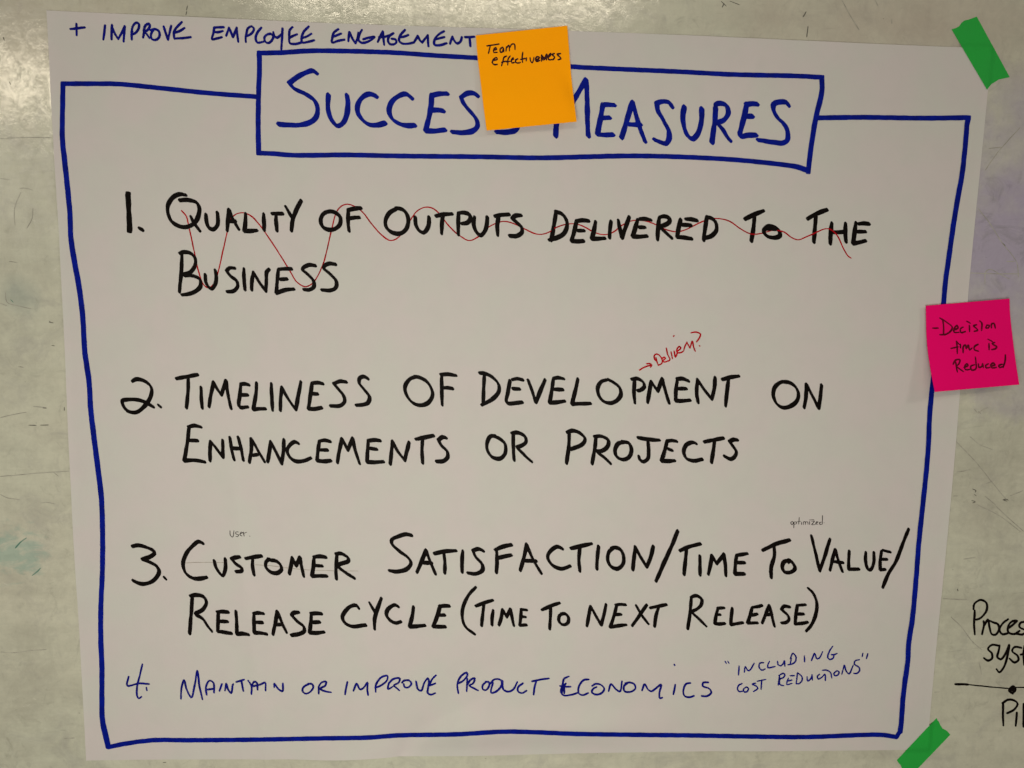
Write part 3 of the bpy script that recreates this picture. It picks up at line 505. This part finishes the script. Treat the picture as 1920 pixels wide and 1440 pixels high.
# ------------------------------------------------------------------ sticky notes: curved sheets, glued along the top
class Note:
    def __init__(s, name, label, left, right, lift, m, start=0.28, base=0.0018, bump=None, group='square sticky notes'):
        s.l, s.r, s.lift, s.start, s.base, s.bump = left, right, lift, start, base, bump
        s.root = empty(name, label, 'sticky note', group)
        n = 40; V = []; Fc = []
        for j in range(n + 1):
            for i in range(n + 1):
                V.append(s.point(i / n, j / n))
        leaf('note_paper', V, n, n, 0.00018, m, s.root)
    def edge(s, pts, v):
        k = v * (len(pts) - 1); i = min(int(k), len(pts) - 2); t = k - i
        g0 = pts[max(i - 1, 0)]; a = pts[i]; b = pts[i + 1]; g1 = pts[min(i + 2, len(pts) - 1)]
        r = []
        for c in (0, 1):
            r.append(0.5 * (2 * a[c] + (b[c] - g0[c]) * t + (2 * g0[c] - 5 * a[c] + 4 * b[c] - g1[c]) * t * t + (3 * a[c] - g0[c] - 3 * b[c] + g1[c]) * t ** 3))
        return r
    def uv(s, u, v):
        a = s.edge(s.l, v); b = s.edge(s.r, v)
        return a[0] + (b[0] - a[0]) * u, a[1] + (b[1] - a[1]) * u
    def height(s, u, v):
        t = max(0.0, (v - s.start) / (1 - s.start))
        lf = s.lift[0] * (1 - u) + s.lift[1] * u
        h = s.base + lf * t ** 1.5
        if s.bump: h += s.bump(u, v)
        return h
    def point(s, u, v, extra=0.0):
        U, Vv = s.uv(u, v); h = s.height(u, v) + extra
        x, z = wall(U, Vv, h); return (x, -h, z)
    def ground(s, U, Vv, extra=0.0):
        u, v = 0.5, 0.5
        for _ in range(7):
            p = s.uv(u, v); pu = s.uv(u + 1e-3, v); pv = s.uv(u, v + 1e-3)
            a, b, c, d = (pu[0] - p[0]) / 1e-3, (pv[0] - p[0]) / 1e-3, (pu[1] - p[1]) / 1e-3, (pv[1] - p[1]) / 1e-3
            det = a * d - b * c; ex, ey = U - p[0], Vv - p[1]
            u = min(1, max(0, u + (d * ex - b * ey) / det)); v = min(0.999, max(0, v + (a * ey - c * ex) / det))
        h = s.height(u, v) + extra
        x, z = wall(U, Vv, h); return (x, -h, z)

def scale_pts(crop, pts):
    ox, oy, sc = CROPS[crop]; return [(ox + a / sc, oy + b / sc) for a, b in pts]
ORANGE = Note('sticky_note', 'orange square sticky note stuck over the blue title box',
              scale_pts('Y', [(75, 228), (98, 500), (132, 780), (165, 1060), (203, 1345)]),
              scale_pts('Y', [(1150, 113), (1172, 400), (1195, 690), (1225, 960), (1260, 1240)]),
              (0.0040, 0.0070), M_ORANGE, 0.22, 0.0032,
              lambda u, v: -0.0026 * g(u, 1.0, 0.07) * g(v, 0.66, 0.17) - 0.0012 * g(u, 0.93, 0.10) * g(v, 0.50, 0.16) + 0.0005 * g(v, 0.0, 0.05) * math.sin(u * 3)
              + 0.0004 * g(v, 0.27, 0.035) + 0.0003 * g(u, 0.25, 0.2) * g(v, 0.62, 0.14))
on = lambda t, lab: ink('handwritten_word', t, 'Y', 'note', ORANGE.ground, ORANGE.root, lab, base=0.00010)
on('205,352 280,340 350,328 ; 245,352 225,438 ; 285,402 320,390 315,372 290,385 287,425 330,425 ; 395,365 365,385 365,425 390,420 400,378 405,420 ; 430,415 435,360 ; 435,378 465,345 470,410 ; 470,378 500,330 530,330 537,395', '"Team" in thin black pen')
on('275,525 328,508 320,488 285,505 270,550 295,572 330,567 ; 438,470 410,482 395,530 378,585 ; 378,545 440,528 ; 482,468 458,500 450,575 ; 430,540 490,530 ; 490,520 520,505 515,490 495,510 500,550 530,545 ; 570,502 545,515 545,545 575,552 602,545 ; 628,425 620,500 625,545 ; 600,510 665,498 ; 672,490 666,525 ; 713,488 720,530 737,548 752,520 758,483 ; 775,515 812,503 822,485 797,478 778,503 785,532 828,522 ; 845,530 850,460 866,520 ; 852,515 862,470 880,512 902,450 ; 868,480 900,500 ; 905,515 910,450 930,510 ; 925,492 952,460 955,440 930,470 928,510 957,515 ; 1000,440 970,452 1000,480 985,510 960,512 ; 1072,440 1030,450 1062,480 1076,500 1040,515', '"effectiveness" in thin black pen')
PINK = Note('sticky_note', 'magenta pink square sticky note curling over the right edge of the sheet',
            scale_pts('X', [(105, 217), (108, 450), (122, 720), (162, 1000), (215, 1276)]),
            scale_pts('X', [(1132, 130), (1140, 330), (1168, 590), (1205, 880), (1252, 1186)]),
            (0.0130, 0.0095), M_PINK, 0.22, 0.0042,
            lambda u, v: 0.0006 * g(u, 1.0, 0.12) * g(v, 0.0, 0.3) + 0.0003 * g(v, 0.27, 0.04))
on = lambda t, lab: ink('handwritten_word', t, 'X', 'pinkpen', PINK.ground, PINK.root, lab, base=0.00010)
on('190,492 225,493 255,490 ; 312,385 322,470 322,570 ; 275,368 360,420 428,480 408,530 350,568 275,574 ; 440,520 500,490 490,460 452,500 450,540 512,545 ; 562,480 530,500 535,545 592,535 ; 640,460 642,535 ; 605,408 650,432 ; 728,450 690,465 730,500 740,520 700,532 ; 765,405 790,425 788,522 ; 850,465 840,490 870,490 885,460 855,455 ; 910,490 912,440 940,435 957,492', '"-Decision" in black pen')
on('480,652 490,740 490,805 ; 412,742 500,722 ; 480,655 515,690 ; 528,690 530,735 ; 562,795 566,715 592,700 600,742 628,700 640,760 672,735 ; 747,690 702,718 702,758 750,775', '"time" in black pen')
on('880,682 880,755 ; 865,628 922,657 ; 952,667 920,682 975,722 960,745 912,757', '"is" in black pen')
on('470,905 480,970 492,1030 ; 440,935 470,885 522,882 510,930 482,958 515,990 565,1025 ; 570,977 622,950 610,930 582,960 590,1000 642,1000 ; 702,942 657,960 665,1005 710,1000 727,970 ; 713,848 725,975 ; 750,930 757,975 790,965 802,930 / 812,975 ; 872,930 840,950 845,980 892,975 ; 900,962 952,940 930,920 900,950 920,980 972,972 ; 1042,935 1002,950 1010,975 1052,965 ; 1080,820 1077,900 1052,975', '"Reduced" in black pen')

# ------------------------------------------------------------------ green tape
def tape(label, outline, hf):
    # outline: left torn edge points (first -> last) and right torn edge points, as two polylines across the strip
    a, b = outline
    n = 24; k = 14; V = []; Fc = []
    def along(pl, t):
        q = t * (len(pl) - 1); i = min(int(q), len(pl) - 2); f = q - i
        return pl[i][0] * (1 - f) + pl[i + 1][0] * f, pl[i][1] * (1 - f) + pl[i + 1][1] * f
    for j in range(n + 1):
        for i in range(k + 1):
            p = along(a, i / k); q = along(b, i / k); t = j / n
            U = p[0] * (1 - t) + q[0] * t; Vv = p[1] * (1 - t) + q[1] * t
            h = 0.001
            for _ in range(2):
                x, z = wall(U, Vv, h); h = hf(x, z)
            h += 0.00006 * noise.noise(Vector((x * 160, z * 160, 9)))
            x, z = wall(U, Vv, h)
            V.append((x, -h, z))
    o = leaf('tape_strip', V, k, n, 0.00014, M_TAPE)
    o['label'] = label; o['category'] = 'tape'; o['group'] = 'green tape holding the sheet'
    return o
def tape_h(x, z):
    inside = min(SX - abs(x), SZ - abs(z))
    s = min(1, max(0, (inside + 0.0035) / 0.0035)); s = s * s * (3 - 2 * s)
    xc, zc = max(-SX, min(SX, x)), max(-SZ, min(SZ, z))
    return 0.0003 + s * (relief(xc, zc) + 0.0001)
tape('green tape strip slanting down across the upper right corner of the sheet',
     (scale_pts('c', [(1463, 185), (1488, 178), (1510, 166), (1528, 142), (1545, 129), (1570, 124), (1592, 116), (1622, 105)]),
      scale_pts('c', [(1687, 567), (1700, 548), (1716, 530), (1738, 517), (1762, 501), (1785, 497), (1808, 492), (1830, 487)])), tape_h)
tape('green tape strip rising to the right across the lower right corner of the sheet',
     (scale_pts('W', [(492, 1044), (500, 1062), (512, 1076), (522, 1100), (540, 1128), (566, 1140), (580, 1152), (601, 1176)]),
      scale_pts('W', [(177, 1378), (190, 1400), (204, 1414), (216, 1440), (236, 1456), (250, 1476), (270, 1482), (288, 1502)])), tape_h)

# ------------------------------------------------------------------ marker writing and scuffs on the wall itself
def on_wall(name, text, crop, pen, label=None, **kw):
    return ink(name, text, crop, pen, wall_ground, WALL, label, base=kw.pop('base', 0.00005), **kw)
kw_ = ' in black marker on the wall'
on_wall('handwritten_word', '785,180 792,138 840,105 888,130 888,190 840,250 805,262 ; 795,190 790,300 795,380 ; 853,378 868,300 866,275 ; 868,310 900,262 912,320 930,378 960,382 988,340 978,298 945,285 915,270 ; 1060,258 1015,295 990,345 1015,378 1062,368 ; 1062,330 1110,292 1130,272 1092,275 1062,310 1062,362 1110,376 1150,352 ; 1215,275 1155,290 1150,320 1200,350 1180,378 1130,375 ; 1300,275 1240,290 1235,320 1285,350 1265,378 1215,375', 'W', 'wallpen', '"Process"' + kw_)
on_wall('handwritten_word', '990,470 930,463 900,495 930,530 932,570 900,587 868,568 ; 992,467 985,510 975,560 1002,577 1040,530 1068,463 1050,570 1020,650 990,680 968,655 ; 1165,485 1112,480 1092,510 1135,550 1142,583 1110,602 1072,572 ; 1190,470 1183,540 1188,620 ; 1160,540 1215,533', 'W', 'wallpen', '"syst"' + kw_)
on_wall('handwritten_word', '1020,920 1019,1010 1022,1103 ; 1015,925 1060,898 1110,905 1135,930 1110,975 1052,1005 ; 1130,1000 1120,1105 ; 1183,930 1182,1112 ; 1135,930 1136,932', 'W', 'wallpen', '"Pil"' + kw_)
on_wall('drawn_line', '640,775 700,775 742,778', 'W', 'wallpen')
on_wall('drawn_line', '742,778 860,790 960,800 1060,808', 'W', 'wallthin')
on_wall('drawn_line', '1120,800 1186,800 1400,805', 'W', 'wallthin')
on_wall('drawn_dot', '1095,800 1072,810 1070,832 1093,842 1115,830 1118,806 1098,792 1080,806 1082,828 ; 1085,812 1104,812 ; 1083,824 1106,824 ; 1082,842 1096,848', 'W', 'wallpen')

sc = [
 ('scuff', 'a:22,265 28,280 33,292 ; 65,585 72,600 78,612 ; 165,855 175,862 ; 1345,80 1338,110 ; 1350,40 1342,75 ; p:1352,2 1362,12 ; 1368,2 1387,9 ; 1358,6 1354,14 ; c:545,72 535,90 523,108 ; 556,165 548,235 ; 1030,115 1035,118 ; l:275,1325 290,1335 ; 290,143 295,144'),
 ('scuff_f', 'l:0,300 90,295 200,293 290,295 ; 110,580 135,578 160,582 185,590 ; 118,600 85,680 80,720 85,790 ; 185,690 180,750 150,805 ; 0,525 55,530 ; 30,1160 40,1220 100,1240 180,1258 ; 0,1225 40,1240 ; 50,990 98,997 ; m:100,262 135,268 ; 185,485 230,490 260,492 ; 0,550 60,535 150,518 ; 0,880 100,872 200,862 390,850 ; 300,855 330,880 ; 0,980 40,1000 110,1010 ; 225,1030 260,1025 310,1035 ; z:0,90 120,95 220,80 350,72 ; 480,740 560,735 ; p:300,1210 310,1213'),
 ('scuff', 'm:275,12 300,16 ; 290,143 308,145 ; 110,262 130,266 ; 160,592 205,592 ; 225,592 275,590 ; 203,578 206,580 ; 240,495 262,495 ; 362,490 362,510 ; 140,346 143,348 ; z:1222,920 1246,917 ; 590,548 600,549 ; p:291,1212 292,1213 ; 1120,1413 1121,1413.5 ; b:850,335 855,336'),
 ('scuff_f', 'r:700,235 640,300 570,380 500,480 ; 520,355 600,348 ; 460,690 530,780 600,890 650,950 680,1000 690,1080 ; 500,1120 505,1050 530,1035 580,1060 640,1090 ; 410,1055 560,1060 700,1060 ; 620,990 670,990 ; s:415,355 470,400 545,430 ; 335,380 450,500 530,600 620,710 ; 340,555 390,548 420,540 ; 450,735 580,800 700,890 ; 500,690 560,740 ; 480,630 560,600 ; 440,200 465,225 480,210 520,190 ; 380,1045 450,1035 ; 300,1270 400,1272 ; 320,690 350,690 ; 640,690 715,660 ; 720,890 640,820 560,745 ; W:605,240 680,310 780,440 850,500 ; 540,95 700,103 ; 470,840 520,835 ; 830,600 850,700 ; c:770,0 830,110 880,190 ; 980,0 1000,40 ; 1085,120 1085,150'),
 ('scuff', 's:430,650 450,660 445,670 ; 440,680 452,690 ; 425,715 445,722 430,730 ; 600,712 620,708 632,714 ; 605,714 625,718 ; 318,1105 322,1106 ; 346,1212 350,1225 ; 405,1230 406,1231 ; r:605,890 615,905 ; 505,967 508,968 ; W:655,20 662,35 ; 740,45 741,46 ; 605,240 612,242 ; s:465,215 475,225'),
 ('teal', 'm:228,1395 210,1415 180,1438 ; 150,1225 115,1250 85,1285 ; l:60,1205 75,1222'),
]
for pen, t in sc:
    on_wall('scuff_marks', t, 'p', pen, kind='stuff', base=0.00003)
